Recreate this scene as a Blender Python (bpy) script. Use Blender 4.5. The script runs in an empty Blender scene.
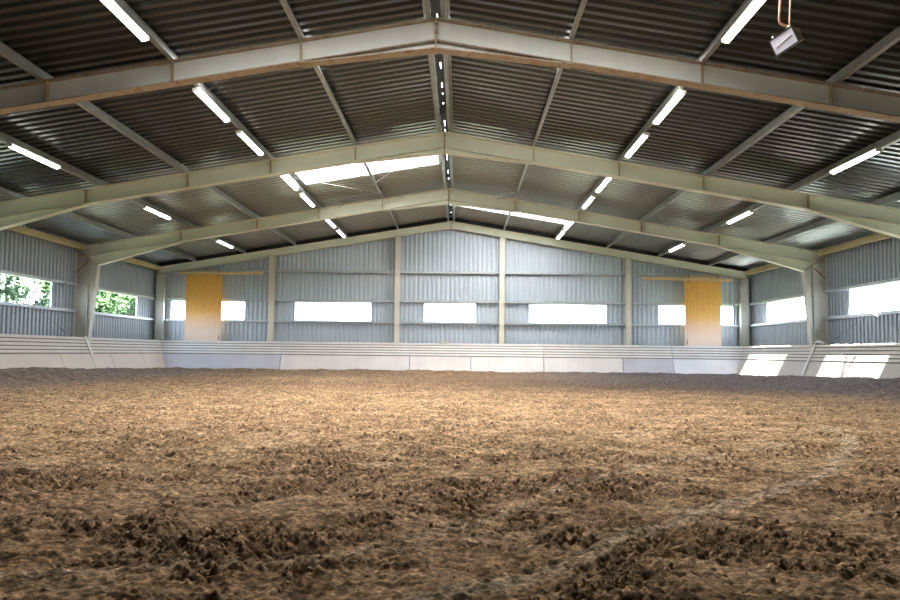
import bpy, math, random
import numpy as np
from mathutils import Matrix, Vector

random.seed(7)
scene = bpy.context.scene
COL = bpy.data.collections.new('riding_arena')
scene.collection.children.link(COL)
R = math.radians

# ------------------------------------------------------------------ dimensions (metres)
EYE = 0.74                 # eye height above the sand
HA = 4.7302 + EYE          # top of the rafters at the ridge
SL = 0.1661                # roof slope
P1, P2, P3, PH = 1.9172, 3.7459, 5.5344, 7.7396   # stiffener lines along a rafter
COL_IN, COL_OUT = 10.38, 10.77
G1, G2, G3 = 1.8339 + EYE, 1.0622 + EYE, 2.885 + EYE
YB = -31.0                 # rear end of the hall (behind the camera)
FRAMES = [-15.0, -10.0, -5.0]
KT = 1.06                  # top of the kickboards
SHEET = 0.18               # roof sheet above the rafters

def roof(x):
    return HA - SL * abs(x)

# ------------------------------------------------------------------ mesh builder
class MB:
    def __init__(self):
        self.v = []; self.f = []; self.m = []; self.smooth = False
    def face(self, idx, m=0):
        self.f.append(idx); self.m.append(m)
    def box(self, x0, x1, y0, y1, z0, z1, m=0, M=None):
        b = len(self.v)
        for z in (z0, z1):
            for p in ((x0, y0), (x1, y0), (x1, y1), (x0, y1)):
                q = Vector((p[0], p[1], z))
                if M is not None: q = M @ q
                self.v.append(tuple(q))
        for q in ((3, 2, 1, 0), (4, 5, 6, 7), (0, 1, 5, 4), (1, 2, 6, 5), (2, 3, 7, 6), (3, 0, 4, 7)):
            self.face([b + i for i in q], m)
        return self
    def prism(self, poly, a0, a1, axis='y', m=0):
        """polygon in the plane across `axis`, pulled from a0 to a1"""
        b = len(self.v); n = len(poly)
        for a in (a0, a1):
            for (p, q) in poly:
                self.v.append({'y': (p, a, q), 'x': (a, p, q), 'z': (p, q, a)}[axis])
        self.face([b + i for i in range(n)], m)
        self.face([b + n + i for i in reversed(range(n))], m)
        for i in range(n):
            j = (i + 1) % n
            self.face([b + j, b + i, b + n + i, b + n + j], m)
        return self
    def tube(self, pts, r, n=8, m=0, caps=True):
        pts = [Vector(p) for p in pts]
        rs = r if isinstance(r, (list, tuple)) else [r] * len(pts)
        b = len(self.v); up = None
        for i, p in enumerate(pts):
            d = (pts[min(i + 1, len(pts) - 1)] - pts[max(i - 1, 0)]).normalized()
            if up is None:
                up = d.orthogonal().normalized()
            else:
                up = (up - d * up.dot(d)).normalized()
            w = d.cross(up)
            for k in range(n):
                a = 2 * math.pi * k / n
                self.v.append(tuple(p + (up * math.cos(a) + w * math.sin(a)) * rs[i]))
        for i in range(len(pts) - 1):
            for k in range(n):
                l = (k + 1) % n
                self.face([b + i * n + k, b + i * n + l, b + (i + 1) * n + l, b + (i + 1) * n + k], m)
        if caps:
            self.face([b + k for k in reversed(range(n))], m)
            self.face([b + (len(pts) - 1) * n + k for k in range(n)], m)
        return self
    def build(self, name, mats, parent=None, smooth=False):
        me = bpy.data.meshes.new(name)
        me.from_pydata(self.v, [], self.f)
        for mt in (mats if isinstance(mats, (list, tuple)) else [mats]):
            me.materials.append(mt)
        me.polygons.foreach_set('material_index', self.m)
        if smooth:
            me.polygons.foreach_set('use_smooth', [True] * len(self.f))
        me.update()
        import bmesh
        bm = bmesh.new(); bm.from_mesh(me); bmesh.ops.recalc_face_normals(bm, faces=bm.faces); bm.to_mesh(me); bm.free()
        o = bpy.data.objects.new(name, me); COL.objects.link(o)
        if parent is not None: o.parent = parent
        return o

def bevel(o, w=0.004, seg=2):
    md = o.modifiers.new('edge', 'BEVEL'); md.width = w; md.segments = seg; md.limit_method = 'ANGLE'; md.angle_limit = R(40)
    return o

def tag(o, label=None, cat=None, group=None, kind=None):
    if label: o['label'] = label
    if cat: o['category'] = cat
    if group: o['group'] = group
    if kind: o['kind'] = kind
    return o

def empty(name, loc=(0, 0, 0), label=None, cat=None, group=None):
    o = bpy.data.objects.new(name, None); COL.objects.link(o); o.location = loc
    o.empty_display_size = 0.2
    return tag(o, label, cat, group)

def struct(name, mb, mats, label=None, parent=None):
    o = mb.build(name, mats, parent)
    if parent is None: o['kind'] = 'structure'
    if label: o['label'] = label
    return o

def copy_tree(o, parent=None):
    c = o.copy(); COL.objects.link(c)
    if parent is not None: c.parent = parent
    for ch in o.children:
        copy_tree(ch, c)
    return c

# ------------------------------------------------------------------ materials
def new_mat(name):
    m = bpy.data.materials.new(name); m.use_nodes = True
    nt = m.node_tree; b = nt.nodes['Principled BSDF']
    return m, nt, b

def L(nt, a, b):
    nt.links.new(a, b)

def coords(nt, scale=(1, 1, 1), kind='Object'):
    tc = nt.nodes.new('ShaderNodeTexCoord'); mp = nt.nodes.new('ShaderNodeMapping')
    mp.inputs['Scale'].default_value = scale
    L(nt, tc.outputs[kind], mp.inputs['Vector'])
    return mp.outputs['Vector']

def noise(nt, vec, scale, detail=4, rough=0.55):
    n = nt.nodes.new('ShaderNodeTexNoise'); n.inputs['Scale'].default_value = scale
    n.inputs['Detail'].default_value = detail; n.inputs['Roughness'].default_value = rough
    L(nt, vec, n.inputs['Vector'])
    return n.outputs['Fac']

def ramp(nt, fac, stops):
    r = nt.nodes.new('ShaderNodeValToRGB'); e = r.color_ramp.elements
    while len(e) < len(stops): e.new(0.5)
    for el, (p, c) in zip(e, stops):
        el.position = p; el.color = (c[0], c[1], c[2], 1) if not isinstance(c, (int, float)) else (c, c, c, 1)
    L(nt, fac, r.inputs['Fac'])
    return r.outputs['Color']

def mix(nt, fac, a, b, blend='MIX'):
    m = nt.nodes.new('ShaderNodeMix'); m.data_type = 'RGBA'; m.blend_type = blend
    for s, v in ((m.inputs[0], fac), (m.inputs[6], a), (m.inputs[7], b)):
        if isinstance(v, (int, float)): s.default_value = v
        elif isinstance(v, (tuple, list)): s.default_value = (v[0], v[1], v[2], 1)
        else: L(nt, v, s)
    return m.outputs[2]

def bump(nt, b, h, strength=0.3, dist=0.01):
    n = nt.nodes.new('ShaderNodeBump'); n.inputs['Strength'].default_value = strength; n.inputs['Distance'].default_value = dist
    L(nt, h, n.inputs['Height']); L(nt, n.outputs['Normal'], b.inputs['Normal'])

def painted(name, c, c2=None, rough=0.5, metal=0.0, scale=3.0, stretch=(1, 1, 1), rust=None, rust_at=0.62):
    m, nt, b = new_mat(name)
    v = coords(nt, stretch)
    c2 = c2 or tuple(x * 0.82 for x in c)
    col = ramp(nt, noise(nt, v, scale), [(0.3, c2), (0.7, c)])
    if rust:
        f = ramp(nt, noise(nt, v, scale * 3.1, 8, 0.7), [(rust_at, 0.0), (min(rust_at + 0.1, 1), 1.0)])
        col = mix(nt, f, col, rust)
    L(nt, col, b.inputs['Base Color'])
    b.inputs['Roughness'].default_value = rough; b.inputs['Metallic'].default_value = metal
    return m

RUST = (0.27, 0.12, 0.045)
M_WEB_NEAR = painted('steel_paint_near', (0.80, 0.81, 0.74), (0.70, 0.72, 0.65), 0.45, 0, 1.2, (2, 1, 0.6), RUST, 0.68)
M_FLANGE_NEAR = painted('steel_paint_rusty', (0.42, 0.37, 0.29), (0.36, 0.28, 0.20), 0.6, 0, 2.5, (1, 1, 1), (0.30, 0.165, 0.08), 0.53)
M_WEB = painted('steel_paint_far', (0.72, 0.75, 0.60), (0.62, 0.66, 0.52), 0.45, 0, 1.2, (1, 1, 1), RUST, 0.72)
M_FLANGE = painted('steel_flange_far', (0.74, 0.73, 0.58), (0.64, 0.63, 0.47), 0.5, 0, 2.0, (1, 1, 1), RUST, 0.66)
M_STIFF = painted('stiffener_paint', (0.44, 0.36, 0.22), (0.34, 0.24, 0.13), 0.6, 0, 4)
M_COLUMN = painted('column_paint', (0.66, 0.66, 0.60), (0.54, 0.54, 0.48), 0.45, 0, 1.3, (1, 1, 0.5), RUST, 0.72)
M_POST = painted('post_paint', (0.68, 0.66, 0.56), (0.58, 0.56, 0.45), 0.5, 0, 1.2, (1, 1, 0.5))
M_GALV = painted('galvanised', (0.40, 0.42, 0.40), (0.29, 0.31, 0.29), 0.42, 0.55, 6)
M_GIRT = painted('girt_steel', (0.50, 0.54, 0.56), (0.40, 0.44, 0.46), 0.42, 0.35, 4)
M_EAVE = painted('eave_paint', (0.56, 0.47, 0.25), (0.44, 0.37, 0.19), 0.5, 0, 2)
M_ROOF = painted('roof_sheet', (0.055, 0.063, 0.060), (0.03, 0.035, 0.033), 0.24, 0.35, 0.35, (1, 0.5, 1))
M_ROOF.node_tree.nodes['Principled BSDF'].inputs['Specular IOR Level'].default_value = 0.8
M_ROOF_FAR = painted('roof_sheet_far_lit', (0.33, 0.345, 0.315), (0.22, 0.235, 0.21), 0.28, 0.35, 0.35, (1, 0.5, 1))  # same sheeting, far bays' stronger window light painted in as a paler colour
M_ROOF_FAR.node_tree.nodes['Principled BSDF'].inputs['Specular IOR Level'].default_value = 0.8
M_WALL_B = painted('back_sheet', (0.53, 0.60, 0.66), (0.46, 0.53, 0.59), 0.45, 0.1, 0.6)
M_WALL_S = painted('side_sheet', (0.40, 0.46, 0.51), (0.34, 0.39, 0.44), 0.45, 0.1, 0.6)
M_RAIL = painted('pine_rail', (0.62, 0.45, 0.24), (0.52, 0.36, 0.18), 0.6, 0, 4, (1, 1, 1))
M_DARK = painted('dark_iron', (0.05, 0.05, 0.05), None, 0.5, 0.5)
M_ROD = painted('rod_steel', (0.30, 0.30, 0.29), None, 0.45, 0.4)
M_HOUSING = painted('lamp_housing', (0.70, 0.70, 0.66), None, 0.4)
M_BEIGE = painted('floodlight_beige', (0.62, 0.52, 0.33), None, 0.45)
M_COPPER = painted('hanger_pipe', (0.58, 0.36, 0.24), (0.50, 0.28, 0.17), 0.5, 0.1, 5)
M_RIDGE = painted('ridge_cap', (0.03, 0.03, 0.032), None, 0.5, 0.3)
M_BARK = painted('bark', (0.02, 0.015, 0.01), None, 0.9)
M_OUT = painted('grass', (0.04, 0.05, 0.02), (0.03, 0.035, 0.014), 0.9, 0, 0.4)
M_SCRAP = painted('scrap_wood', (0.75, 0.66, 0.50), None, 0.8)

def kick_mat(name, c, dirt=(0.36, 0.29, 0.23)):
    m, nt, b = new_mat(name)
    v = coords(nt)
    col = ramp(nt, noise(nt, v, 1.6), [(0.3, tuple(x * 0.88 for x in c)), (0.7, c)])
    f = ramp(nt, noise(nt, coords(nt, (1, 1, 1)), 9, 8, 0.7), [(0.60, 0.0), (0.72, 0.75)])
    L(nt, mix(nt, f, col, dirt), b.inputs['Base Color'])
    b.inputs['Roughness'].default_value = 0.7
    bump(nt, b, noise(nt, v, 40), 0.15, 0.004)
    return m
M_KB_BACK = kick_mat('kick_back', (0.80, 0.76, 0.74))
M_KB_BLUE = kick_mat('kick_blue_grey', (0.62, 0.60, 0.66))
M_KB_LEFT = kick_mat('kick_left', (0.74, 0.65, 0.58))
M_KB_RIGHT = kick_mat('kick_right', (0.60, 0.57, 0.54))
M_KB_WHITE = kick_mat('kick_white', (0.86, 0.85, 0.88), (0.6, 0.58, 0.58))
M_SLAT = kick_mat('slat_wood', (0.86, 0.83, 0.80), (0.58, 0.51, 0.44))
M_SLAT_R = kick_mat('slat_wood_side', (0.78, 0.74, 0.69), (0.50, 0.43, 0.36))

def wood_door():
    m, nt, b = new_mat('pine_boards')
    v = coords(nt)
    sep = nt.nodes.new('ShaderNodeSeparateXYZ'); L(nt, v, sep.inputs[0])
    grain = noise(nt, coords(nt, (14, 14, 1.2)), 3, 6, 0.6)
    col = ramp(nt, grain, [(0.3, (0.60, 0.30, 0.05)), (0.7, (0.82, 0.46, 0.10))])
    # knots
    vo = nt.nodes.new('ShaderNodeTexVoronoi'); vo.inputs['Scale'].default_value = 5.5
    L(nt, v, vo.inputs['Vector'])
    k = ramp(nt, vo.outputs['Distance'], [(0.07, 1.0), (0.13, 0.0)])
    col = mix(nt, k, col, (0.30, 0.13, 0.03))
    # board joints every 11 cm
    mth = nt.nodes.new('ShaderNodeMath'); mth.operation = 'PINGPONG'; mth.inputs[1].default_value = 0.055
    L(nt, sep.outputs[0], mth.inputs[0])
    j = ramp(nt, mth.outputs[0], [(0.0, 1.0), (0.006, 0.0)])
    col = mix(nt, j, col, (0.26, 0.14, 0.05))
    # glow of light on the lower door, painted into the wood colour
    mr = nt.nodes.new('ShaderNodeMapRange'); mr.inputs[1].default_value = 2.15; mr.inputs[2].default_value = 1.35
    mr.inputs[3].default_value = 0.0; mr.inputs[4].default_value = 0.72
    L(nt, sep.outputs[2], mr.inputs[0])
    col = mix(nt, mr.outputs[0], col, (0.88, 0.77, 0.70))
    L(nt, col, b.inputs['Base Color']); b.inputs['Roughness'].default_value = 0.6
    return m
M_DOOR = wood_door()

def glass():
    m, nt, b = new_mat('window_pane'); nt.nodes.remove(b)
    out = nt.nodes['Material Output']
    t = nt.nodes.new('ShaderNodeBsdfTransparent'); t.inputs[0].default_value = (0.97, 0.98, 1, 1)
    g = nt.nodes.new('ShaderNodeBsdfGlossy'); g.inputs['Roughness'].default_value = 0.05
    mx = nt.nodes.new('ShaderNodeMixShader'); mx.inputs[0].default_value = 0.004
    L(nt, t.outputs[0], mx.inputs[1]); L(nt, g.outputs[0], mx.inputs[2]); L(nt, mx.outputs[0], out.inputs[0])
    return m
M_GLASS = glass()

def translucent():
    m, nt, b = new_mat('translucent_sheet'); nt.nodes.remove(b)
    out = nt.nodes['Material Output']
    t = nt.nodes.new('ShaderNodeBsdfTranslucent'); t.inputs[0].default_value = (0.11, 0.11, 0.115, 1)
    L(nt, t.outputs[0], out.inputs[0])
    return m
M_SKYLIGHT = translucent()

def glow(name, c, s):
    m, nt, b = new_mat(name)
    b.inputs['Base Color'].default_value = (*c, 1)
    b.inputs['Emission Color'].default_value = (*c, 1); b.inputs['Emission Strength'].default_value = s
    return m
M_TUBE = glow('lit_diffuser', (1.0, 1.0, 0.95), 9.0)

def leaf_mat(name, c1, c2):
    m, nt, b = new_mat(name)
    L(nt, ramp(nt, noise(nt, coords(nt), 3.0), [(0.3, c1), (0.7, c2)]), b.inputs['Base Color'])
    b.inputs['Roughness'].default_value = 0.7; b.inputs['Specular IOR Level'].default_value = 0.05
    return m
M_LEAF = leaf_mat('leaves', (0.014, 0.032, 0.010), (0.028, 0.052, 0.020))
M_LEAF2 = leaf_mat('leaves_pale', (0.030, 0.052, 0.027), (0.055, 0.080, 0.050))

def sand_mat():
    m, nt, b = new_mat('arena_sand')
    at = nt.nodes.new('ShaderNodeVertexColor'); at.layer_name = 'marks_and_shade'
    sep = nt.nodes.new('ShaderNodeSeparateColor'); L(nt, at.outputs['Color'], sep.inputs[0])
    v = coords(nt)
    dry = ramp(nt, noise(nt, v, 2.2, 6, 0.6), [(0.30, (0.50, 0.305, 0.150)), (0.70, (0.74, 0.51, 0.295))])
    damp_shade = ramp(nt, noise(nt, v, 14, 6, 0.65), [(0.3, (0.24, 0.148, 0.082)), (0.7, (0.48, 0.31, 0.185))])
    col = mix(nt, sep.outputs[1], dry, damp_shade)
    col = mix(nt, sep.outputs[0], col, (0.70, 0.55, 0.38))
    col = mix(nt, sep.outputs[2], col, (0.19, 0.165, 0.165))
    # crumbs: dark damp grains and pale dry crusts of several sizes
    for sc_, lo, hi, p0, p1 in ((11, 0.60, 1.18, 0.38, 0.62), (32, 0.50, 1.25, 0.40, 0.62), (85, 0.58, 1.25, 0.38, 0.64)):
        g = ramp(nt, noise(nt, coords(nt, (0.8, 1.15, 1)), sc_, 3, 0.6), [(p0, lo), (p1, hi)])
        col = mix(nt, 1.0, col, g, 'MULTIPLY')
    vo = nt.nodes.new('ShaderNodeTexVoronoi'); vo.inputs['Scale'].default_value = 26; L(nt, v, vo.inputs['Vector'])
    spk = ramp(nt, vo.outputs['Distance'], [(0.12, 0.85), (0.30, 0.0)])
    spm = ramp(nt, noise(nt, v, 5, 3, 0.6), [(0.50, 0.0), (0.60, 1.0)])
    spf = mix(nt, 1.0, spk, spm, 'MULTIPLY')
    col = mix(nt, spf, col, (0.075, 0.045, 0.026))
    L(nt, col, b.inputs['Base Color'])
    b.inputs['Roughness'].default_value = 0.95
    b.inputs['Specular IOR Level'].default_value = 0.15
    bump(nt, b, noise(nt, v, 45, 8, 0.75), 0.7, 0.02)
    return m
M_SAND = sand_mat()

# ------------------------------------------------------------------ corrugated sheet helper
def corr(mb, t0, t1, lo, hi, put, pitch, depth, m=0, base=0.0):
    """trapezoidal sheet: ribs repeat along t, run from lo(t) to hi(t); put(t, offset, s) gives the point"""
    k0 = math.floor((t0 - base) / pitch) - 1
    prof = [(0.0, 0), (0.42, 0), (0.55, 1), (0.87, 1)]
    ts = [(t0, None)]
    k = k0
    while base + k * pitch < t1:
        for (f, d) in prof:
            t = base + (k + f) * pitch
            if t0 < t < t1: ts.append((t, d))
        k += 1
    ts.append((t1, None))
    def off(t):
        f = ((t - base) / pitch) % 1.0
        if f < 0.42: return 0.0
        if f < 0.55: return (f - 0.42) / 0.13
        if f < 0.87: return 1.0
        return 1 - (f - 0.87) / 0.13
    prev = None
    for (t, d) in ts:
        o = (off(t) if d is None else d) * depth
        a = len(mb.v)
        mb.v.append(put(t, o, lo(t))); mb.v.append(put(t, o, hi(t)))
        if prev is not None: mb.face([prev, a, a + 1, prev + 1], m)
        prev = a

# ------------------------------------------------------------------ walls
BACK_WIN = [(-10.18, -7.45), (-5.65, -2.85), (-0.96, 0.93), (2.84, 5.65), (7.48, 10.17)]
SIDE_WIN = [(-3.95, -1.25), (-8.90, -6.15), (-13.9, -11.15)]
WZ0, WZ1 = 1.815, 2.515
SZ0, SZ1 = 1.84, 2.565
XW = 10.765
XC = 10.90
ceil_z = lambda x: roof(x) + SHEET + 0.04

wb = MB()
putb = lambda t, o, z: (t, 0.10 + o, z)
edges = [-XC] + [e for w in BACK_WIN for e in w] + [XC]
corr(wb, -XC, XC, lambda t: -0.1, lambda t: WZ0, putb, 0.165, 0.035)
for i in range(0, len(edges), 2):
    corr(wb, edges[i], edges[i + 1], lambda t: WZ0, lambda t: WZ1, putb, 0.165, 0.035)
for a, b in ((-XC, 0.0), (0.0, XC)):
    corr(wb, a, b, lambda t: WZ1, ceil_z, putb, 0.165, 0.035)
struct('wall_back', wb, M_WALL_B, 'pale blue-grey corrugated steel gable wall at the far end')

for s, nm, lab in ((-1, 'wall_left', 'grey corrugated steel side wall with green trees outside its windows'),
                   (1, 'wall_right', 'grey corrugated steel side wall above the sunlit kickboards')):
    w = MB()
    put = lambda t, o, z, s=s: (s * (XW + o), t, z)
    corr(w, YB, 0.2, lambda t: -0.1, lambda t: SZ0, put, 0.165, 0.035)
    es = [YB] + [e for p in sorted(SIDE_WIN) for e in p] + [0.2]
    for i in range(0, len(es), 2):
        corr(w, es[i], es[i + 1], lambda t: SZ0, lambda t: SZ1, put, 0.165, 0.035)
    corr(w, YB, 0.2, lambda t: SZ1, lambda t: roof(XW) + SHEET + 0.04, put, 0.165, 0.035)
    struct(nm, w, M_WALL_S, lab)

# wall behind the camera with an open gateway
wf = MB()
putf = lambda t, o, z: (t, YB - o, z)
for a, b in ((-XC, 0), (0, XC)):
    corr(wf, a, b, lambda t: -0.1, ceil_z, putf, 0.165, 0.035)
struct('wall_front', wf, M_WALL_S, 'corrugated gable wall at the near end')

# ------------------------------------------------------------------ windows
def light_portal(loc, rot, sx, sy):
    ld = bpy.data.lights.new('daylight_portal', 'AREA'); ld.shape = 'RECTANGLE'; ld.size = sx; ld.size_y = sy
    ld.cycles.is_portal = True
    o = bpy.data.objects.new('daylight_portal', ld); COL.objects.link(o); o.location = loc; o.rotation_euler = rot
    return o

nwin = 0
def window(x0, x1, y0, y1, z0, z1, label):
    """thin frame of angle steel round a clear sheet; x or y extent is the wall's thickness"""
    global nwin
    nwin += 1
    fr = MB(); t = 0.018
    if abs(x1 - x0) > abs(y1 - y0):
        for a in ((x0, x0 + t), (x1 - t, x1)): fr.box(a[0], a[1], y0, y1, z0, z1)
        for a in ((z0, z0 + t), (z1 - t, z1)): fr.box(x0 + t, x1 - t, y0, y1, a[0], a[1])
    else:
        for a in ((y0, y0 + t), (y1 - t, y1)): fr.box(x0, x1, a[0], a[1], z0, z1)
        for a in ((z0, z0 + t), (z1 - t, z1)): fr.box(x0, x1, y0 + t, y1 - t, a[0], a[1])
    root = struct('window_%d' % nwin, fr, M_GIRT, label)
    p = MB(); cx, cy = (x0 + x1) / 2, (y0 + y1) / 2
    if abs(x1 - x0) > abs(y1 - y0): p.box(x0 + t, x1 - t, cy - .002, cy + .002, z0 + t, z1 - t)
    else: p.box(cx - .002, cx + .002, y0 + t, y1 - t, z0 + t, z1 - t)
    p.build('pane', M_GLASS, root)
    return root
bl = ['window band behind the left wooden door', 'long window left of the middle bay', 'short window in the middle of the far wall',
      'long window right of the middle bay', 'window band behind the right wooden door']
for (a, b), lab in zip(BACK_WIN, bl):
    window(a, b, 0.085, 0.145, WZ0, WZ1, lab)
    light_portal(((a + b) / 2, 0.05, (WZ0 + WZ1) / 2), (R(-90), 0, 0), b - a, WZ1 - WZ0)
for s in (-1, 1):
    for k, (a, b) in enumerate(SIDE_WIN):
        xa, xb = sorted((s * (XW - 0.0), s * (XW + 0.033)))
        window(xa, xb, a, b, SZ0, SZ1, '%s wall window, %s from the far end' % ('left' if s < 0 else 'right', ['first', 'second', 'third', 'fourth', 'fifth', 'sixth'][k]))
        light_portal((s * (XW - 0.05), (a + b) / 2, (SZ0 + SZ1) / 2), (0, R(90) if s > 0 else R(-90), 0), SZ1 - SZ0, b - a)

# ------------------------------------------------------------------ roof (ceiling) with translucent sheets
SKY = [(-1, -8.45, -7.08, 0.16, 3.66), (1, -3.35, -2.05, 0.16, 3.9),
       (-1, -14.55, -13.9, 0.16, 3.6), (1, -14.55, -13.9, 0.16, 3.6),  # pair added unseen behind the nearest frame to light the sand
       (-1, -17.75, -17.0, 0.16, 3.6), (1, -17.75, -17.0, 0.16, 3.6)]  # pair added above the view to light the sand and nearest frame
cl = MB()
XE = 10.98
nsk = 0
for s in (-1, 1):
    put = lambda t, o, x, s=s: (s * x, t, HA + SHEET - SL * x + o)
    sk = sorted([k for k in SKY if k[0] == s], key=lambda k: k[1])
    y = YB
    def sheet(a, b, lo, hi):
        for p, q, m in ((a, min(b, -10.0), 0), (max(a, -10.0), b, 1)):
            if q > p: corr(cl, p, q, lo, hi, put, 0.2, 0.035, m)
    for (_, a, b, xa, xb) in sk:
        sheet(y, a, lambda t: 0.07, lambda t: XE)
        sheet(a, b, lambda t: 0.07, lambda t, xa=xa: xa)
        sheet(a, b, lambda t, xb=xb: xb, lambda t: XE)
        y = b
        sm = MB()
        corr(sm, a, b, lambda t, xa=xa: xa, lambda t, xb=xb: xb, put, 0.2, 0.035)
        nwin += 1
        struct('window_%d' % nwin, sm, M_SKYLIGHT, 'translucent white rooflight sheet, one of several seen and added')
        ld = bpy.data.lights.new('rooflight_sheet_lamp', 'AREA'); ld.shape = 'RECTANGLE'  # area lamp standing for daylight, under the added sheets too
        ld.size = (xb - xa) * 0.98; ld.size_y = (b - a) * 0.96
        ld.energy = 1.0; ld.color = (1.0, 0.97, 0.93)
        o = bpy.data.objects.new('rooflight_sheet_lamp', ld); COL.objects.link(o)
        xm = (xa + xb) / 2
        o.location = (s * xm, (a + b) / 2, HA + SHEET - SL * xm - 0.02)
        o.rotation_euler = (0, s * math.atan(SL), 0)
        ld['area'] = ld.size * ld.size_y; ld['w'] = {-14.55: 60.0, -17.75: 34.0}.get(a, 26.0)
    sheet(y, 0.3, lambda t: 0.07, lambda t: XE)
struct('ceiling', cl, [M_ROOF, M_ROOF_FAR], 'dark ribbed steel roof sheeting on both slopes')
for ld in bpy.data.lights:
    if 'area' in ld.keys():
        ld.energy = ld['area'] * ld['w']

# ridge capping over the slit between the slopes
rc = MB()
zc = HA + SHEET + 0.04
rgl = random.Random(5)
yy = [YB]
while yy[-1] < 0.3: yy.append(min(0.3, yy[-1] + rgl.uniform(0.05, 0.30)))
zx = lambda x: zc - 0.168 * abs(x)
for y in yy:
    for x in (-0.22, -0.006, 0.007, 0.22): rc.v.append((x, y, zx(x)))
for i in range(len(yy) - 1):
    for k in range(3):
        if k == 1 and yy[i + 1] - yy[i] < 0.16 and yy[i] > -15.5: continue      # small daylight gaps
        rc.face([4 * i + k, 4 * i + k + 1, 4 * i + k + 5, 4 * i + k + 4])
tag(rc.build('ridge_cap', M_RIDGE), 'dark ridge capping closing the slit between both roof slopes', 'ridge cap')

tr = MB()
for s in (-1, 1):
    tr.prism([(0, HA + 0.002), (s * 10.7, roof(10.7) + 0.002), (s * 10.7, roof(10.7) + SHEET - 0.004), (0, HA + SHEET - 0.004)], 0.03, 0.06)
struct('trim_1', tr, M_DARK, 'dark closure strip between the gable frame and the roof sheets')

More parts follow.
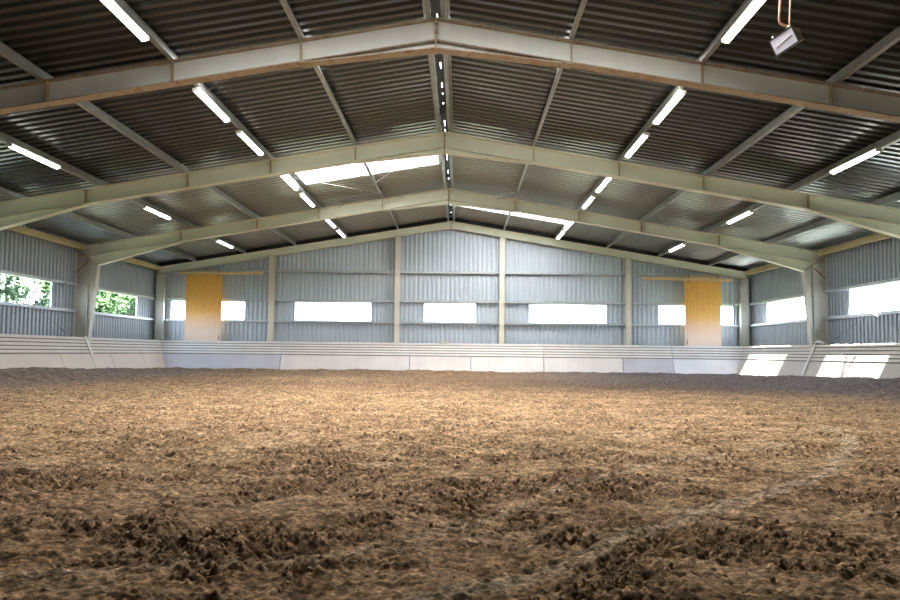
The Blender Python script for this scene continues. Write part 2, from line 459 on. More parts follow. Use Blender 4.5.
# ------------------------------------------------------------------ steel portal frames
def portal_frame(y, label, near, depth=0.33, fw=0.09, gable=False):
    root = empty('portal_frame', (0, y, 0), label, 'steel frame', 'steel portal frames')
    web = M_WEB_NEAR if near else M_WEB
    fl = M_FLANGE_NEAR if near else M_FLANGE
    tf = 0.016
    top = lambda x: roof(x)
    for s in (-1, 1):
        X = lambda x: s * x
        xe = COL_OUT if not gable else 10.62
        r = MB()
        def strip(xa, xb, za0, za1, zb0, zb1, y0, y1, m):
            r.prism([(X(xa), za0), (X(xb), zb0), (X(xb), zb1), (X(xa), za1)], y0, y1, 'y', m)
        strip(0.012, xe, top(0) - tf, top(0), top(xe) - tf, top(xe), -fw, fw, 1)
        strip(0.012, xe, top(0) - depth, top(0) - depth + tf, top(xe) - depth, top(xe) - depth + tf, -fw, fw, 1)
        strip(0.012, xe, top(0) - depth + tf, top(0) - tf, top(xe) - depth + tf, top(xe) - tf, -0.006, 0.006, 0)
        if not gable:
            d = 0.115      # ridge haunch
            strip(0.012, P1, top(0) - depth - d, top(0) - depth - d + tf, top(P1) - depth - tf, top(P1) - depth, -fw, fw, 1)
            strip(0.012, P1 - 0.05, top(0) - depth - d + tf, top(0) - depth, top(P1 - 0.05) - depth - 0.004, top(P1 - 0.05) - depth, -0.0045, 0.0045, 0)
            xh, zh = 10.13, 3.15   # eave haunch
            strip(PH, xh, top(PH) - depth - tf, top(PH) - depth, zh, zh + tf, -fw, fw, 1)
            strip(PH + 0.06, xh + 0.26, top(PH + .06) - depth - 0.004, top(PH + .06) - depth, zh - 0.02, top(xh + 0.26) - depth, -0.0045, 0.0045, 0)
        ra = r.build('rafter', [web, fl], root)
        if not gable:
            for xs in (P1, P2, P3, PH):
                st = MB(); st.box(X(xs) - 0.006, X(xs) + 0.006, -fw + 0.004, fw - 0.004, top(xs) - depth + tf, top(xs) - tf * 0.9)
                st.build('stiffener', M_STIFF, ra)
        # column
        c = MB()
        if not gable:
            ci, co = COL_IN, COL_OUT
            zt = top(co) - 0.02
            c.box(*sorted((X(co - tf), X(co))), -fw, fw, -0.1, zt, 0)
            c.box(*sorted((X(ci), X(ci + tf))), -fw, fw, -0.1, 3.42, 0)
            c.box(*sorted((X(ci + tf), X(co - tf))), -0.009, 0.009, -0.1, zt, 0)
            xi, zi = 10.13, 3.15      # tapered haunch of the column
            c.prism([(X(ci), 0.5), (X(ci), zi + 0.15), (X(xi + 0.02), zi)], -0.0075, 0.0075, 'y', 0)
            c.prism([(X(ci), 0.5), (X(ci - tf), 0.5), (X(xi - tf), zi), (X(xi), zi)], -fw, fw, 'y', 0)
            cm = c.build('column', M_COLUMN, root)
            st = MB()
            st.prism([(X(xi), zi), (X(co - tf), top(co) - 0.09), (X(co - tf), top(co) - 0.075), (X(xi), zi + 0.015)], -fw + .002, fw - .002)
            st.build('stiffener', M_STIFF, cm)
            st = MB()
            st.prism([(X(ci + tf), zi + 0.1), (X(co - tf), zi - 0.22), (X(co - tf), zi - 0.205), (X(ci + tf), zi + 0.115)], -fw + .01, -0.006)
            st.build('stiffener', M_STIFF, cm)
        else:
            x0, x1 = 10.34, 10.62
            zt = top(x1) - depth + 0.02
            c.box(*sorted((X(x0), X(x0 + tf))), -fw, fw, -0.1, zt, 0)
            c.box(*sorted((X(x1 - tf), X(x1))), -fw, fw, -0.1, zt, 0)
            c.box(*sorted((X(x0 + tf), X(x1 - tf))), -0.05, -0.035, -0.1, zt, 0)
            cm = c.build('column', M_COLUMN, root)
            cap = MB(); cap.box(*sorted((X(x0 - 0.05), X(x1 + 0.03))), -fw - .01, fw, zt, zt + 0.016); cap.build('cap_plate', M_STIFF, cm)
            hk = MB(); xk = x0 - 0.01
            hk.tube([(X(xk), -fw - .01, 3.30), (X(xk - 0.07), -fw - .02, 3.29), (X(xk - 0.10), -fw - .02, 3.22), (X(xk - 0.08), -fw - .02, 3.10), (X(xk - 0.02), -fw - .02, 3.02)], 0.014, 8)
            hk.build('hook', M_GALV, cm, True)
    pl = MB()
    zb = top(0) - depth - (0.13 if not gable else 0.02)
    pl.box(-0.012, 0.012, -fw - 0.006, fw + 0.006, zb, top(0) + 0.03)
    for z in (top(0) - 0.07, top(0) - 0.2, top(0) - depth + 0.02):
        for yy in (-fw * 0.55,):
            pl.box(-0.03, 0.03, yy - 0.012, yy + 0.012, z - 0.012, z + 0.012)
    pl.build('ridge_plate', M_STIFF, root)
    return root
portal_frame(-15.0, 'nearest steel roof frame with rusty orange flange edges, crossing the top of the view', True)
portal_frame(-10.0, 'second steel roof frame, pale green grey, between rusty nearest frame and frame with visible columns', False)
portal_frame(-5.0, 'third steel roof frame, whose tapered columns stand fully visible by both side walls', False)
portal_frame(0.0 - 0.09, 'slender steel gable frame along the top edge of the far wall', False, 0.26, 0.075, True)

# gable wind posts
for x, lab in ((-6.46, 'steel wall post right of the left wooden door on the far wall'), (-1.90, 'steel wall post left of the short middle window'),
               (1.855, 'steel wall post right of the short middle window'), (6.37, 'steel wall post left of the right wooden door on the far wall')):
    p = MB(); zt = roof(x) - 0.24; w = 0.09
    p.box(x - w, x + w, -0.16, -0.15, -0.1, zt); p.box(x - w, x + w, -0.01, 0.0, -0.1, zt); p.box(x - 0.006, x + 0.006, -0.15, -0.01, -0.1, zt)
    o = p.build('wall_post', M_POST); tag(o, lab, 'post', 'posts of the far wall')
    pl = MB(); pl.box(x - 0.11, x + 0.11, -0.17, 0.0, zt, zt + 0.014); pl.build('head_plate', M_STIFF, o)

# ------------------------------------------------------------------ purlins (Z sections running the length of the hall)
ORD = ['first', 'second', 'third', 'fourth', 'fifth', 'sixth', 'seventh']
for s in (-1, 1):
    for k, x in enumerate((0.13, 1.93, 3.78, 5.62, 7.45, 9.27)):
        z0 = roof(x) + 0.002; h = SHEET - 0.006; t = 0.006
        p = MB()
        a = s * x
        sl = -SL * s
        # web and two lips of the Z, leaning with the roof
        zz = lambda xx: HA - SL * abs(xx)
        p.prism([(a, z0), (a + s * t, z0), (a + s * t, z0 + h), (a, z0 + h)], YB + .1, -0.0)
        p.prism([(a - s * 0.06, zz(a - s * .06) + .002), (a, z0), (a, z0 + t), (a - s * 0.06, zz(a - s * .06) + t + .002)], YB + .1, -0.0)
        p.prism([(a, z0 + h - t), (a + s * 0.06, z0 + h - t - SL * .06), (a + s * 0.06, z0 + h - SL * .06), (a, z0 + h)], YB + .1, -0.0)
        # folded return of the lower lip
        q = a - s * 0.06
        p.prism([(q, zz(q) + .002), (q + s * 0.004, zz(q) + .002), (q + s * 0.004, zz(q) + 0.022), (q, zz(q) + 0.022)], YB + .1, -0.0)
        o = p.build('roof_purlin', M_GALV)
        side = 'left' if s < 0 else 'right'
        lab = ('galvanised roof purlin beside the ridge slit on the %s slope' % side) if k == 0 else \
              ('galvanised roof purlin, %s down from the ridge on the %s slope' % (ORD[k], side))
        tag(o, lab, 'purlin', 'roof purlins')

# eave beams between the frames
for s in (-1, 1):
    for (ya, yb, where) in ((-4.992, -0.04, 'between far wall and third frame'), (-9.992, -5.008, 'between third and second frames'), (-14.992, -10.008, 'between second and nearest frames')):
        e = MB(); xa = 10.52; zt = roof(xa) + 0.02
        X = lambda x: s * x
        e.box(*sorted((X(xa), X(xa + 0.008))), ya, yb, zt - 0.15, zt)
        e.box(*sorted((X(xa), X(xa + 0.08))), ya, yb, zt - 0.158, zt - 0.15)
        e.box(*sorted((X(xa), X(xa + 0.08))), ya, yb, zt, zt + 0.008)
        o = e.build('eave_beam', M_EAVE)
        tag(o, 'mustard eave beam above the %s wall %s' % ('left' if s < 0 else 'right', where), 'beam', 'eave beams')

# ------------------------------------------------------------------ wall girts
def c_section(mb, along, a0, a1, z, inner, outer, h=0.05, t=0.006, drop=0.0):
    """C rail: web towards the hall, lips towards the sheet"""
    def bx(p0, p1, z0, z1):
        lo, hi = sorted((p0, p1))
        if along == 'x': mb.box(a0, a1, lo, hi, z0, z1)
        else: mb.box(lo, hi, a0, a1, z0, z1)
    sg = 1 if outer > inner else -1
    bx(inner, inner + sg * t, z - h, z + h)
    bx(inner + sg * t, outer, z + h - t, z + h)
    bx(inner + sg * t, outer, z - h, z - h + t)
posts = [-10.34, -6.46, -1.90, 1.855, 6.37, 10.34]
rows = ((G2, 'sill'), (G1, 'head'), (G3, 'upper'))
bays = ['leftmost bay', 'second bay from the left', 'middle bay', 'second bay from the right', 'rightmost bay']
for z, rn in rows:
    for i in range(5):
        g = MB(); c_section(g, 'x', posts[i] + (0.10 if i else 0.0), posts[i + 1] - (0.10 if i < 4 else 0.0), z, -0.035, 0.095, 0.04)
        o = g.build('wall_rail', M_GIRT)
        tag(o, '%s steel rail in the %s of the far wall' % ({'sill': 'window sill level', 'head': 'window head level', 'upper': 'topmost'}[rn], bays[i]), 'rail', 'far wall rails')
for s in (-1, 1):
    for z, rn in ((G2 + .01, 'window sill level'), (G1 - .005, 'window head level')):
        for ya, yb, where in ((-4.90, -0.02, 'between far wall and third frame'), (-9.9, -5.1, 'between third and second frames'), (-14.9, -10.1, 'between second and nearest frames')):
            g = MB(); c_section(g, 'y', ya, yb, z, s * 10.64, s * 10.79, 0.04)
            o = g.build('wall_rail', M_GIRT)
            tag(o, '%s steel rail on the %s wall %s' % (rn, 'left' if s < 0 else 'right', where), 'rail', 'side wall rails')

# ------------------------------------------------------------------ sliding wooden doors and their rails
def sliding_door(x0, x1, z1, rail, zr, side, tilt):
    root = empty('sliding_door', ((x0 + x1) / 2, -0.24, 0), 'tall yellow pine board sliding door hanging at the %s of the far wall' % side, 'door', 'wooden sliding doors')
    hw = (x1 - x0) / 2
    n = 12
    p = MB()
    for i in range(n):
        a = -hw + 2 * hw * i / n; b = -hw + 2 * hw * (i + 1) / n
        p.box(a + 0.002, b - 0.002, -0.022, 0.0, 0.15, z1)
    p.box(-hw + .01, hw - .01, 0.0, 0.012, 0.15, z1 - .01)
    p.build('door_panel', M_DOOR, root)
    for zz in (z1 - 0.06,):
        b = MB(); b.box(-hw, hw, -0.045, -0.022, zz - 0.02, zz + 0.06); bevel(b.build('top_batten', M_RAIL, root), 0.004)
    for xx in (-hw + 0.12, hw - 0.12):
        h = MB(); h.box(xx - 0.02, xx + 0.02, -0.056, -0.046, zr - 0.1, z1 + 0.02)
        h.tube([(xx, -0.075, zr + 0.05), (xx, -0.045, zr + 0.05)], 0.035, 14)
        h.build('roller_hanger', M_DARK, root)
    h = MB(); xs = hw - 0.06 if side == 'left' else -hw + 0.06
    h.tube([(xs, -0.022, 1.12), (xs, -0.07, 1.13), (xs, -0.07, 1.27), (xs, -0.022, 1.28)], 0.011, 8)
    h.build('handle', M_DARK, root, True)
    cxr = (rail[0] + rail[1]) / 2; hr = (rail[1] - rail[0]) / 2
    r = empty('door_rail', (cxr, -0.36, zr), 'pale timber rail carrying the sliding door at the %s of the far wall' % side, 'rail', 'sliding door rails')
    r.rotation_euler = (0, tilt, 0)
    bm = MB(); bm.box(-hr, hr, -0.03, 0.03, -0.055, 0.055); bevel(bm.build('rail_beam', M_RAIL, r), 0.006)
    for xx in (-hr + 0.25, 0.1, hr - 0.25):
        k = MB(); k.box(xx - 0.02, xx + 0.02, 0.03, 0.34, 0.02, 0.05); k.build('bracket', M_DARK, r)
    return root
sliding_door(-9.51, -8.19, 3.56, (-9.74, -6.66), 3.485, 'left', R(-0.3))
sliding_door(8.32, 9.60, 3.55, (6.78, 9.96), 3.42, 'right', R(0.9))

# ------------------------------------------------------------------ kickboards
KS = 0.42                    # horizontal run per metre of height
KX, KY = 10.36, -0.30        # top edge by the side walls / far wall
M_GAP_SHADE = painted('gap_shade_strip', (0.24, 0.21, 0.18), None, 0.8)  # dark colour stands for the shade between the slats
ZP = 0.60                    # top of the lower panels
def kickboard(name_label, frame, t0, t1, panels, m_panel, m_slat, m_panels=None, miter0=0.0, miter1=0.0):
    """frame(t, d, z): t along the wall, d out of the wall surface, z height; boards lean into the hall at the foot"""
    root = empty('kickboard', frame(( t0 + t1) / 2, 0, 0), name_label, 'kickboard', 'kickboards round the arena')
    off = Vector(root.location)
    def bar(mb, ta, tb, z0, z1, d0, d1):
        def tt(t, z):
            run = KS * (KT - z)
            if abs(t - t0) < 1e-6: return t + miter0 * run
            if abs(t - t1) < 1e-6: return t + miter1 * run
            return t
        b = len(mb.v)
        for z in (z0, z1):
            for t, d in ((ta, d0), (tb, d0), (tb, d1), (ta, d1)):
                mb.v.append(tuple(Vector(frame(tt(t, z), d, z)) - off))
        for q in ((3, 2, 1, 0), (4, 5, 6, 7), (0, 1, 5, 4), (1, 2, 6, 5), (2, 3, 7, 6), (3, 0, 4, 7)):
            mb.face([b + i for i in q])
    n = 5; hgt = (KT - ZP) / n
    for i in range(n):
        z1 = KT - i * hgt; z0 = z1 - hgt + 0.026
        sl = MB(); bar(sl, t0 + (0 if miter0 else 0.01), t1 - (0 if miter1 else 0.01), z0, z1, -0.03, 0.003)
        if i == 0: bar(sl, t0 + (0 if miter0 else 0.01), t1 - (0 if miter1 else 0.01), z1 - 0.03, z1 + 0.004, -0.06, 0.02)
        bevel(sl.build('slat', m_slat, root), 0.004)
    bk_ = MB(); bar(bk_, t0 + 0.02, t1 - 0.02, ZP - 0.02, KT - 0.04, -0.055, -0.045); bk_.build('gap_shade_strip', M_GAP_SHADE, root)  # dark strip added behind the slats as shade in the gaps
    for k, (a, b) in enumerate(panels):
        pn = MB(); bar(pn, a + (0.012 if a != t0 or not miter0 else 0), b - (0.012 if b != t1 or not miter1 else 0), -0.1, ZP - 0.005, -0.02, 0.0)
        bevel(pn.build('panel', (m_panels or {}).get(k, m_panel), root), 0.004)
    for t in np.linspace(t0 + 0.6, t1 - 0.6, 3):
        bt = MB(); bar(bt, t - 0.03, t + 0.03, -0.1, KT - 0.05, -0.12, -0.057)
        bt.build('support_batten', M_SLAT_R, root)
    return root
fb = lambda t, d, z: (t, KY - KS * (KT - z) - d, z)
fl_ = lambda t, d, z: (-KX + KS * (KT - z) + d, t, z)
fr_ = lambda t, d, z: (KX - KS * (KT - z) - d, t, z)
kickboard('kickboard along the far wall under the left wooden door', fb, -KX, -5.95, [(-KX, -5.95)], M_KB_BLUE, M_SLAT, miter0=1.0)
kickboard('kickboard along the far wall under the long left window', fb, -5.95, -1.40, [(-5.95, -1.40)], M_KB_BACK, M_SLAT)
kickboard('kickboard along the far wall under the short middle window', fb, -1.40, 3.30, [(-1.40, 0.75), (0.75, 3.30)], M_KB_BACK, M_SLAT)
kickboard('kickboard along the far wall under the long right window', fb, 3.30, 7.81, [(3.30, 6.06), (6.06, 7.81)], M_KB_BACK, M_SLAT, {1: M_KB_BLUE})
kickboard('kickboard with a bright white panel under the right wooden door', fb, 7.81, KX, [(7.81, KX)], M_KB_WHITE, M_SLAT, miter1=-1.0)
kickboard('beige kickboard along the left wall, between the far corner and the column', fl_, -5.2, KY, [(-5.2, -4.1), (-4.1, -2.1), (-2.1, KY)], M_KB_LEFT, M_SLAT_R, miter1=-1.0)
kickboard('beige kickboard along the left wall under the nearer window', fl_, -10.0, -5.2, [(-10.0, -6.7), (-6.7, -5.2)], M_KB_LEFT, M_SLAT_R)
kickboard('kickboard along the left wall nearest the camera', fl_, -15.0, -10.0, [(-15.0, -12.4), (-12.4, -10.0)], M_KB_LEFT, M_SLAT_R)
kickboard('sunlit kickboard along the right wall, between the far corner and the column', fr_, -5.2, KY, [(-5.2, KY)], M_KB_RIGHT, M_SLAT_R, miter1=-1.0)
kickboard('sunlit kickboard along the right wall under the nearer window', fr_, -10.0, -5.2, [(-10.0, -5.2)], M_KB_RIGHT, M_SLAT_R)
kickboard('kickboard along the right wall nearest the camera', fr_, -15.0, -10.0, [(-15.0, -12.4), (-12.4, -10.0)], M_KB_RIGHT, M_SLAT_R)
# joint battens standing on the slats at the columns
for s, fr, lab, zb in ((-1, fl_, 'slanting timber batten on the left kickboard joint by the column', 0.58), (1, fr_, 'slanting timber batten on the right kickboard joint by the column', 0.02)):
    b = MB()
    pts = []
    for z in (zb, KT + 0.03):
        for t, d in ((-5.25, 0.026), (-5.15, 0.026), (-5.15, 0.05), (-5.25, 0.05)):
            b.v.append(fr(t, d, z))
    for q in ((3, 2, 1, 0), (4, 5, 6, 7), (0, 1, 5, 4), (1, 2, 6, 5), (2, 3, 7, 6), (3, 0, 4, 7)): b.face(list(q))
    tag(bevel(b.build('joint_batten', M_SLAT), 0.004), lab, 'batten', 'kickboard joint battens')
# odds and ends lying on the boards
b = MB(); b.tube([(-0.36, -0.34, KT + 0.035), (-0.28, -0.34, KT + 0.06), (-0.2, -0.335, KT + 0.04), (0.02, -0.33, KT + 0.016)], [0.02, 0.035, 0.022, 0.012], 7)
tag(b.build('wood_offcut', M_SCRAP, None, True), 'small pale wood offcut lying on the far kickboard below middle window', 'offcut')
b = MB(); b.tube([(10.32, -5.2, KT + 0.05), (10.37, -5.3, KT + 0.10), (10.42, -5.42, KT + 0.07), (10.40, -5.62, KT + 0.03)], [0.03, 0.045, 0.04, 0.02], 8)
tag(b.build('rag', M_HOUSING, None, True), 'white rag on top of the right kickboard beside the column', 'rag')

# ------------------------------------------------------------------ bracing rods
def rod(a, b, label, r=0.008):
    a = Vector(a); b = Vector(b); m = MB()
    m.tube([a, b], r, 6)
    mid = a.lerp(b, 0.82); d = (b - a).normalized()
    m.tube([mid - d * 0.12, mid - d * 0.09, mid + d * 0.09, mid + d * 0.12], [0.012, 0.02, 0.02, 0.012], 8)
    tag(m.build('bracing_rod', M_ROD), label, 'bracing rod', 'bracing rods')
rz = lambda x: roof(x) - 0.06
for xa, xb, lab in ((0.0, -3.2, 'roof bracing rod near ridge on left slope, crossing another rod'), (-4.4, -1.3, 'roof bracing rod rising toward ridge on left slope behind second frame'),
                    (0.12, 2.55, 'roof bracing rod next to ridge on right slope behind second frame'), (4.3, 1.4, 'roof bracing rod crossing under right slope near first lamps'),
                    (3.9, 6.3, 'roof bracing rod halfway down the right slope behind second frame'), (-7.1, -10.1, 'roof bracing rod running down to the left eave at third frame'),
                    (7.1, 10.1, 'roof bracing rod running down to the right eave at third frame')):
    rod((xa, -9.994, rz(xa)), (xb, -5.006, rz(xb)), lab)
for s in (-1, 1):
    sd = 'left' if s < 0 else 'right'
    rod((s * 10.60, -9.99, 0.7), (s * 10.60, -5.01, 2.9), 'diagonal wall bracing rod climbing toward the %s column' % sd, 0.007)
    rod((s * 10.575, -9.99, 2.9), (s * 10.575, -5.01, 0.9), 'diagonal wall bracing rod dropping toward the foot of the %s column' % sd, 0.007)

# ------------------------------------------------------------------ fluorescent lamps
def make_lamp():
    root = empty('fluorescent_lamp', (0, 0, 0))
    h = MB(); h.box(-0.06, 0.06, -0.71, 0.71, 0.0, 0.03)
    bevel(h.build('housing', M_HOUSING, root), 0.008)
    d = MB()
    n = 8
    prof = [(0.05 * math.cos(a), -0.042 * math.sin(a) ** 0.7) for a in [math.pi * i / n for i in range(n + 1)]]
    b = len(d.v)
    for y in (-0.70, -0.685, 0.685, 0.70):
        k = 0.8 if abs(y) > 0.69 else 1.0
        for (x, z) in prof: d.v.append((x * k, y, z * k))
    w = n + 1
    for j in range(3):
        for i in range(n): d.face([b + j * w + i, b + j * w + i + 1, b + (j + 1) * w + i + 1, b + (j + 1) * w + i])
    d.face([b + i for i in range(w)]); d.face([b + 3 * w + i for i in range(w)])
    d.build('diffuser', M_TUBE, root, False)
    for y in (-0.705, 0.705):
        c = MB(); c.box(-0.058, 0.058, y - 0.010, y + 0.010, -0.038, 0.026); bevel(c.build('end_cap', M_HOUSING, root), 0.008)
    for y in (-0.5, 0.5):
        c = MB(); c.box(-0.012, 0.012, y - 0.015, y + 0.015, 0.028, 0.05); c.build('bracket', M_GALV, root)
    return root
lamp0 = make_lamp()
lamps = []
for s in (-1, 1):
    sd = 'left' if s < 0 else 'right'
    for y, lab in ((-16.55, 'long lit fluorescent lamp under the %s slope in front of the nearest frame'), (-13.42, 'nearer of two lit fluorescent lamps on %s slope just behind the nearest frame'),
                   (-11.38, 'farther of two lit fluorescent lamps on %s slope before the second frame'), (-8.35, 'nearer of two lit fluorescent lamps on %s slope just behind the second frame'),
                   (-6.42, 'farther of two lit fluorescent lamps on %s slope before the third frame'), (-3.22, 'nearer of two small lit lamps on %s slope just behind the third frame'),
                   (-1.33, 'small lit fluorescent lamp on %s slope closest to the far gable')):
        lamps.append((s * 3.77, y, lab % sd))
    for y, lab in ((-12.45, 'lit fluorescent lamp low on the %s slope between nearest and second frames'), (-7.48, 'lit fluorescent lamp low on the %s slope between second and third frames'),
                   (-2.55, 'lit fluorescent lamp low on the %s slope behind the third frame')):
        lamps.append((s * 7.34, y, lab % sd))
for i, (x, y, lab) in enumerate(lamps):
    o = lamp0 if i == 0 else copy_tree(lamp0)
    o.location = (x, y, roof(x) - 0.05)
    o.rotation_euler = (0, math.copysign(math.atan(SL), x), 0)
    tag(o, lab, 'lamp', 'fluorescent roof lamps')

# ------------------------------------------------------------------ floodlight on two bent pipes
fd = empty('floodlight', (3.75, -17.50, 4.01), 'square white floodlight hanging on two bent pipes from the right slope', 'floodlight')
nrm = Vector((-0.40, -0.83, -0.30)); nrm.rotate(Matrix.Rotation(R(-27), 3, 'Z')); nrm.normalize()
fwd = -nrm; rgt = fwd.cross(Vector((0, 0, 1))).normalized(); upv = rgt.cross(fwd)
ca_, sa_ = math.cos(R(15)), math.sin(R(15))
wv, hv = rgt * ca_ + upv * sa_, upv * ca_ - rgt * sa_
Mx = Matrix((wv, fwd, hv)).transposed().to_4x4()
def fbox(name, mat, *a, bev=0.004):
    m = MB(); m.box(*a, M=Mx); return bevel(m.build(name, mat, fd), bev)
hb = MB()
b0 = [Mx @ Vector(p) for p in ((-.125, -.05, -.085), (.125, -.05, -.085), (.125, -.05, .085), (-.125, -.05, .085), (-.115, .11, -.06), (.115, .11, -.06), (.115, .11, .06), (-.115, .11, .06))]
hb.v = [tuple(p) for p in b0]
for q in ((0, 1, 2, 3), (4, 7, 6, 5), (0, 4, 5, 1), (1, 5, 6, 2), (2, 6, 7, 3), (3, 7, 4, 0)): hb.face(list(q))
hb.build('housing', M_BEIGE, fd)
fr = MB()
for a in ((-.135, .135, -.062, -.048, .08, .095), (-.135, .135, -.062, -.048, -.095, -.08), (-.135, -.122, -.062, -.048, -.08, .08), (.122, .135, -.062, -.048, -.08, .08)): fr.box(*a, M=Mx)
fr.build('glass_frame', M_DARK, fd)
M_FGLASS = glow('floodlight_glass', (0.72, 0.74, 0.88), 0.05)
gl = MB(); gl.box(-.122, .122, -.056, -.05, -.08, .08, M=Mx); gl.build('front_glass', M_FGLASS, fd)
tb = MB(); tb.tube([Mx @ Vector((-0.09, -.058, -0.012)), Mx @ Vector((0.09, -.058, 0.012))], 0.008, 8); tb.build('lamp_tube', M_HOUSING, fd, True)
for xx in (-0.1, 0.085):
    lg = MB(); lg.tube([Mx @ Vector((xx, -0.01, 0.075)), Mx @ Vector((xx, -0.012, 0.125))], 0.011, 8)
    lg.build('lug', M_HOUSING, fd, True)
pp = MB()
zr_ = roof(3.74) + 0.1 - 4.01
pp.tube([(-0.025, 0.0, zr_), (-0.072, 0.0, 0.23), (-0.066, 0.0, 0.195), (-0.035, 0.0, 0.175), (0.005, 0.0, 0.165), Mx @ Vector((0.04, .01, .08))], 0.013, 10)
pp.build('hanger_pipe', M_COPPER, fd, True)
pp = MB(); pp.tube([(0.068, 0.0, zr_), (0.035, 0.0, 0.21), Mx @ Vector((0.085, 0.0, .10))], 0.009, 10)
pp.build('supply_pipe', M_COPPER, fd, True)

# ------------------------------------------------------------------ sand floor
def perlin(x, y, seed):
    rng = np.random.RandomState(seed)
    perm = rng.permutation(512).astype(np.int64)
    ang = rng.rand(512) * 2 * np.pi
    gx, gy = np.cos(ang), np.sin(ang)
    xi = np.floor(x).astype(np.int64); yi = np.floor(y).astype(np.int64)
    xf = x - xi; yf = y - yi
    u = xf * xf * xf * (xf * (xf * 6 - 15) + 10); v = yf * yf * yf * (yf * (yf * 6 - 15) + 10)
    def g(ix, iy, dx, dy):
        h = perm[(perm[ix & 511] + iy) & 511]
        return gx[h] * dx + gy[h] * dy
    n00 = g(xi, yi, xf, yf); n10 = g(xi + 1, yi, xf - 1, yf); n01 = g(xi, yi + 1, xf, yf - 1); n11 = g(xi + 1, yi + 1, xf - 1, yf - 1)
    a = n00 + u * (n10 - n00); b = n01 + u * (n11 - n01)
    return (a + v * (b - a)) * 1.5
sm = lambda a, b, t: (lambda q: q * q * (3 - 2 * q))(np.clip((t - a) / (b - a), 0, 1))

CX, CY = 0.3981, -24.4828
d = [0.9]
while d[-1] < 23.9: d.append(d[-1] * 1.0036)
ys = np.concatenate([np.linspace(YB, CY + 0.6, 40), CY + np.array(d)])
ys = ys[ys < -0.62]; ys = np.append(ys, -0.60)
xr = [0.0]
while xr[-1] < 9.98: xr.append(xr[-1] + max(0.0065, 0.0052 * xr[-1]))
xr = np.array(xr) * (9.98 / xr[-1])
xs = np.concatenate([-xr[:0:-1], xr])
Xg, Yg = np.meshgrid(xs, ys)
tracks = [([(4.24, -17.2), (3.99, -18.1), (3.59, -18.82), (2.96, -19.74), (2.38, -20.44), (1.96, -20.81), (1.54, -21.19), (1.14, -21.63), (0.84, -21.97), (0.45, -22.3), (0.2, -22.5)], 0.06),
          ([(3.2, -18.6), (2.13, -19.49), (1.6, -19.9), (0.94, -20.75), (0.58, -21.31), (0.36, -21.6), (0.0, -22.0)], 0.035),
          ([(0.2, -21.9), (-0.25, -22.05), (-0.75, -22.2), (-1.3, -22.3)], 0.035)]
trail = np.zeros_like(Xg)
for pts, w in tracks:
    best = np.full_like(Xg, 9.0)
    for (ax, ay), (bx_, by) in zip(pts[:-1], pts[1:]):
        dx, dy = bx_ - ax, by - ay
        t = np.clip(((Xg - ax) * dx + (Yg - ay) * dy) / (dx * dx + dy * dy), 0, 1)
        best = np.minimum(best, np.hypot(Xg - ax - t * dx, Yg - ay - t * dy))
    best = best + 0.035 * perlin(Xg * 8, Yg * 8, 41) + 0.02 * perlin(Xg * 26, Yg * 26, 42)
    trail = np.maximum(trail, (1 - sm(w * 0.3, w * 1.5, best)) * min(1, w / 0.05))
low = perlin(Xg / 1.7, Yg / 1.7, 1)
mid = perlin(Xg / 0.42, Yg / 0.30, 2)
hoof = perlin(Xg / 0.17, Yg / 0.14, 3)
wx = Xg + 0.02 * mid; wy = Yg + 0.02 * hoof
clod = perlin(wx / 0.085, wy / 0.07, 4)
clod2 = perlin(wx / 0.043, wy / 0.038, 5)
fine = perlin(Xg / 0.022, Yg / 0.020, 6)
patch = perlin(Xg / 0.8 + 3.1, Yg / 0.55, 7) + 0.8 * perlin(Xg / 0.27, Yg / 0.22, 8) + 0.4 * hoof
crumb = sm(-0.55, 0.55, patch) * (1 - 0.7 * trail)
h = 0.022 * low + 0.024 * mid - 0.030 * np.maximum(0, hoof - 0.10) + 0.008 * hoof
rel = 0.30 + 0.70 * crumb
ridge = 0.35 - np.abs(clod)
grit = perlin(Xg / 0.012, Yg / 0.011, 9)
lump = 0.024 * ridge + 0.024 * clod2 + 0.017 * fine + 0.009 * grit * sm(7.0, 3.0, Yg - CY)
h += rel * lump
h += 0.006 * trail
heap = sm(8.3, 9.9, np.abs(Xg)) * (0.07 + 0.22 * sm(-1.0, -9.5, -np.abs(Yg) * -1.0) )
heap = sm(8.3, 9.9, np.abs(Xg)) * (0.08 + 0.20 * np.clip((-Yg - 1.0) / 8.5, 0, 1))
heap = np.maximum(heap, 0.10 * sm(-1.9, -0.7, Yg))
h += heap
damp_shade = 0.40 * crumb + 0.58 * crumb * sm(0.004, -0.016, lump)  # damp crumbs, plus shade painted into hollows and hoof pits
pits = sm(0.1, 0.4, hoof)
damp_shade = np.clip(damp_shade + 0.30 * pits, 0, 1)
edge = np.clip(0.75 * sm(-14.0, -6.0, Yg) * sm(0.0, 6.5, Xg) + 0.5 * sm(6.5, 9.5, np.abs(Xg)), 0, 0.8)  # cool sky light on the right and side sand, painted as grey
damp_shade = np.clip(damp_shade + 0.35 * sm(7.0, 9.5, np.abs(Xg)) + 0.6 * sm(-13.0, -7.0, Yg) * sm(0.0, 5.0, Xg) + 0.62 * sm(-12.0, -7.5, Yg) * (1 - 0.9 * np.exp(-((Xg + 3.6) / 2.2) ** 2 - ((Yg + 6.3) / 1.6) ** 2)), 0, 1)  # also paints in dimmer light at the far end, sparing one bright pool
ny, nx = Xg.shape
co = np.stack([Xg, Yg, h], -1).reshape(-1, 3).astype(np.float32)
me = bpy.data.meshes.new('floor')
idx = np.arange(ny * nx).reshape(ny, nx)
quads = np.stack([idx[:-1, :-1], idx[:-1, 1:], idx[1:, 1:], idx[1:, :-1]], -1).reshape(-1, 4)
me.vertices.add(len(co)); me.vertices.foreach_set('co', co.ravel())
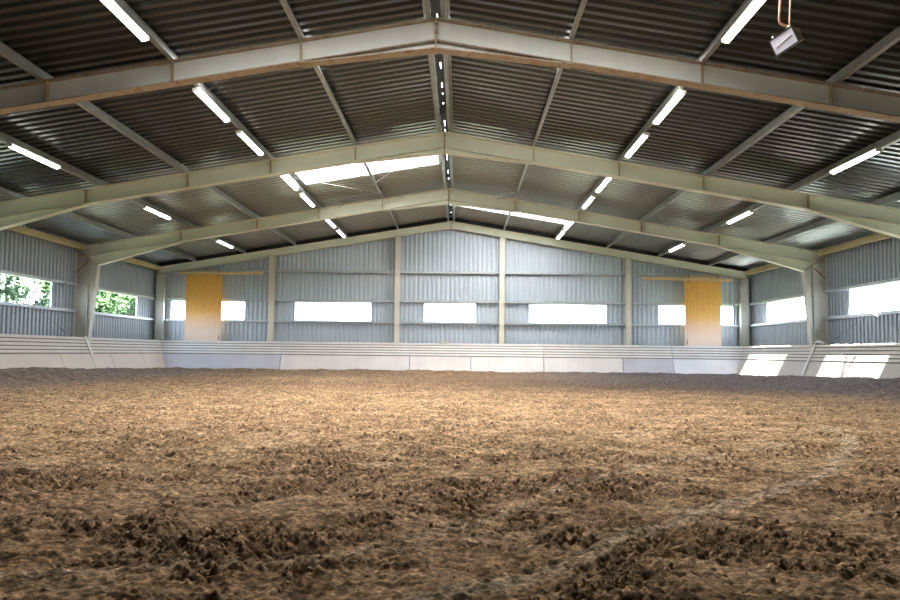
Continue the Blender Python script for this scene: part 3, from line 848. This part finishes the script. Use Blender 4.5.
me.loops.add(quads.size); me.loops.foreach_set('vertex_index', quads.ravel().astype(np.int32))
me.polygons.add(len(quads)); me.polygons.foreach_set('loop_start', np.arange(0, quads.size, 4, dtype=np.int32))
me.polygons.foreach_set('use_smooth', np.ones(len(quads), dtype=bool))
me.update(calc_edges=True)
ca = me.color_attributes.new('marks_and_shade', 'FLOAT_COLOR', 'POINT')
cols = np.stack([trail.ravel() * 0.6, damp_shade.ravel(), edge.ravel(), np.ones(ny * nx)], -1).astype(np.float32)
ca.data.foreach_set('color', cols.ravel())
me.materials.append(M_SAND)
fo = bpy.data.objects.new('floor', me); COL.objects.link(fo)
tag(fo, 'churned tan riding arena sand with hoof prints and pale curved wheel tracks', kind='structure')

# loose clods thrown up on the sand (uncountable)
rng = random.Random(3)
cm = MB()
import bmesh
ico = bmesh.new(); bmesh.ops.create_icosphere(ico, subdivisions=1, radius=1.0)
iv = [v.co.copy() for v in ico.verts]; iF = [[v.index for v in f.verts] for f in ico.faces]; ico.free()
def hgt(x, y):
    j = int(np.clip(np.searchsorted(ys, y), 0, ny - 1)); i = int(np.clip(np.searchsorted(xs, x), 0, nx - 1))
    return float(h[j, i]), float(crumb[j, i])
made = 0
while made < 14000:
    dist = 1.6 + 9.0 * rng.random() ** 1.6
    x = CX + (rng.random() * 2 - 1) * (0.72 * dist + 0.3); y = CY + dist
    if abs(x) > 9.3: continue
    z, cr = hgt(x, y)
    if rng.random() > cr * cr + 0.03: continue
    r = 0.003 + 0.012 * rng.random() ** 4
    b = len(cm.v)
    rot = Matrix.Rotation(rng.random() * 6.28, 3, Vector((rng.random() - .5, rng.random() - .5, rng.random() - .5)).normalized())
    sc = Vector((1, 0.6 + 0.5 * rng.random(), 0.5 + 0.4 * rng.random()))
    for p in iv:
        q = Vector((p.x * sc.x, p.y * sc.y, p.z * sc.z)) * r * (0.75 + 0.5 * rng.random())
        q = rot @ q
        cm.v.append((x + q.x, y + q.y, z + r * 0.25 + q.z))
    for f in iF: cm.face([b + i for i in f])
    made += 1
M_CLOD = painted('clod', (0.30, 0.20, 0.12), (0.16, 0.10, 0.058), 0.95, 0, 9)
clo = cm.build('sand_clods', M_CLOD)
tag(clo, 'loose brown clods scattered over the churned sand', 'sand clods', kind='stuff')

# ------------------------------------------------------------------ outside: grass and trees
og = MB()
og.v = [(-80, -60, -0.2), (80, -60, -0.2), (80, 90, -0.2), (-80, 90, -0.2)]; og.face([0, 1, 2, 3])
struct('ground_outside', og, M_OUT, 'grass round the building')

def tree(x, y, hgt_, rad, n, mat, label, seed):
    rg = random.Random(seed)
    root = empty('tree', (x, y, -0.2), label, 'tree', 'trees outside the left wall')
    t = MB()
    t.tube([(0, 0, 0), (0.05, 0.03, hgt_ * 0.3), (-0.03, 0.05, hgt_ * 0.6), (0.02, 0, hgt_ * 0.9)], [0.16, 0.12, 0.08, 0.02], 8)
    for k in range(9):
        a = rg.random() * 6.28; z = hgt_ * (0.22 + 0.07 * k); l = rad * (0.9 - 0.05 * k)
        t.tube([(0, 0, z), (math.cos(a) * l * .5, math.sin(a) * l * .5, z + l * .25), (math.cos(a) * l, math.sin(a) * l, z + l * .4)], [0.05, 0.03, 0.008], 6)
    t.build('trunk', M_BARK, root, True)
    f = MB()
    cl_ = []
    for k in range(int(20 * rad * rad)):
        a = rg.random() * 6.28; rr = rad * math.sqrt(rg.random()); z = hgt_ * (0.18 + 0.82 * rg.random())
        w = 1.0 - 0.55 * abs(z / hgt_ - 0.5)
        cl_.append((math.cos(a) * rr * w, math.sin(a) * rr * w, z, 0.35 + 0.4 * rg.random()))
    for k in range(n):
        c = rg.choice(cl_)
        p = Vector((rg.gauss(0, 1), rg.gauss(0, 1), rg.gauss(0, .8))); p = p.normalized() * c[3] * rg.random() ** .4
        o = Vector(c[:3]) + p
        u = Vector((rg.gauss(0, 1), rg.gauss(0, 1), rg.gauss(0, 1))).normalized(); w = u.orthogonal().normalized()
        s_ = 0.075 + 0.06 * rg.random()
        b = len(f.v)
        for q in (u * s_, w * s_ * .5, -u * s_, -w * s_ * .5): f.v.append(tuple(o + q))
        f.face([b, b + 1, b + 2, b + 3])
    fo_ = bpy.data.meshes.new('foliage'); fo_.from_pydata(f.v, [], f.f); fo_.materials.append(mat)
    ob = bpy.data.objects.new('foliage', fo_); COL.objects.link(ob); ob.parent = root
tree(-16.6, 5.6, 5.2, 1.6, 14000, M_LEAF, 'dense green tree filling the left half of the far left-wall window', 1)
tree(-19.6, 14.4, 6.4, 2.4, 34000, M_LEAF, 'green tree farther off, filling the right half of the far left-wall window', 2)
tree(-16.8, 1.0, 5.4, 1.6, 8000, M_LEAF2, 'pale leafy tree outside the nearer left-wall window', 4)

# ------------------------------------------------------------------ light
w = bpy.data.worlds.new('overcast_sky'); scene.world = w; w.use_nodes = True
nt = w.node_tree; bg = nt.nodes['Background']
tc = nt.nodes.new('ShaderNodeTexCoord'); sp = nt.nodes.new('ShaderNodeSeparateXYZ'); L(nt, tc.outputs['Generated'], sp.inputs[0])
c = ramp(nt, sp.outputs[2], [(0.0, (0.86, 0.93, 1.0)), (0.5, (0.66, 0.80, 1.0))])
L(nt, c, bg.inputs['Color']); bg.inputs['Strength'].default_value = 13.0

sun = bpy.data.lights.new('sun', 'SUN'); sun.energy = 160.0; sun.angle = R(0.6); sun.color = (1.0, 0.95, 0.88)
so = bpy.data.objects.new('sun', sun); COL.objects.link(so); so.location = (20, -5, 30)
so.rotation_euler = Vector((-1, 0.38, -2.82)).to_track_quat('-Z', 'Y').to_euler()

# ------------------------------------------------------------------ camera
F, PT, YW, RL, SY = 680.9532, 0.0497, -0.0165, 0.0108, 18.6223
def world_vec(a, fwd, b):
    cr, sr = math.cos(RL), math.sin(RL)
    x, z2 = cr * a - sr * b, sr * a + cr * b
    cp, sp_ = math.cos(PT), math.sin(PT)
    y, z = cp * fwd - sp_ * z2, sp_ * fwd + cp * z2
    cy, sy_ = math.cos(YW), math.sin(YW)
    return Vector((cy * x + sy_ * y, -sy_ * x + cy * y, z))
rt, up, bk = world_vec(1, 0, 0), world_vec(0, 0, 1), -world_vec(0, 1, 0)
cam = bpy.data.cameras.new('camera'); co_ = bpy.data.objects.new('camera', cam); COL.objects.link(co_)
mw = Matrix.Identity(4)
for i in range(3):
    mw[i][0], mw[i][1], mw[i][2] = rt[i], up[i], bk[i]
mw.translation = Vector((CX, CY, EYE))
co_.matrix_world = mw
cam.sensor_fit = 'HORIZONTAL'; cam.sensor_width = 36.0; cam.lens = F * 36.0 / 900.0
cam.shift_y = SY / 900.0; cam.clip_end = 400; cam.clip_start = 0.05
scene.camera = co_

scene.view_settings.view_transform = 'Standard'
scene.view_settings.look = 'None'
scene.view_settings.exposure = 0.7
scene.cycles.max_bounces = 10; scene.cycles.diffuse_bounces = 5
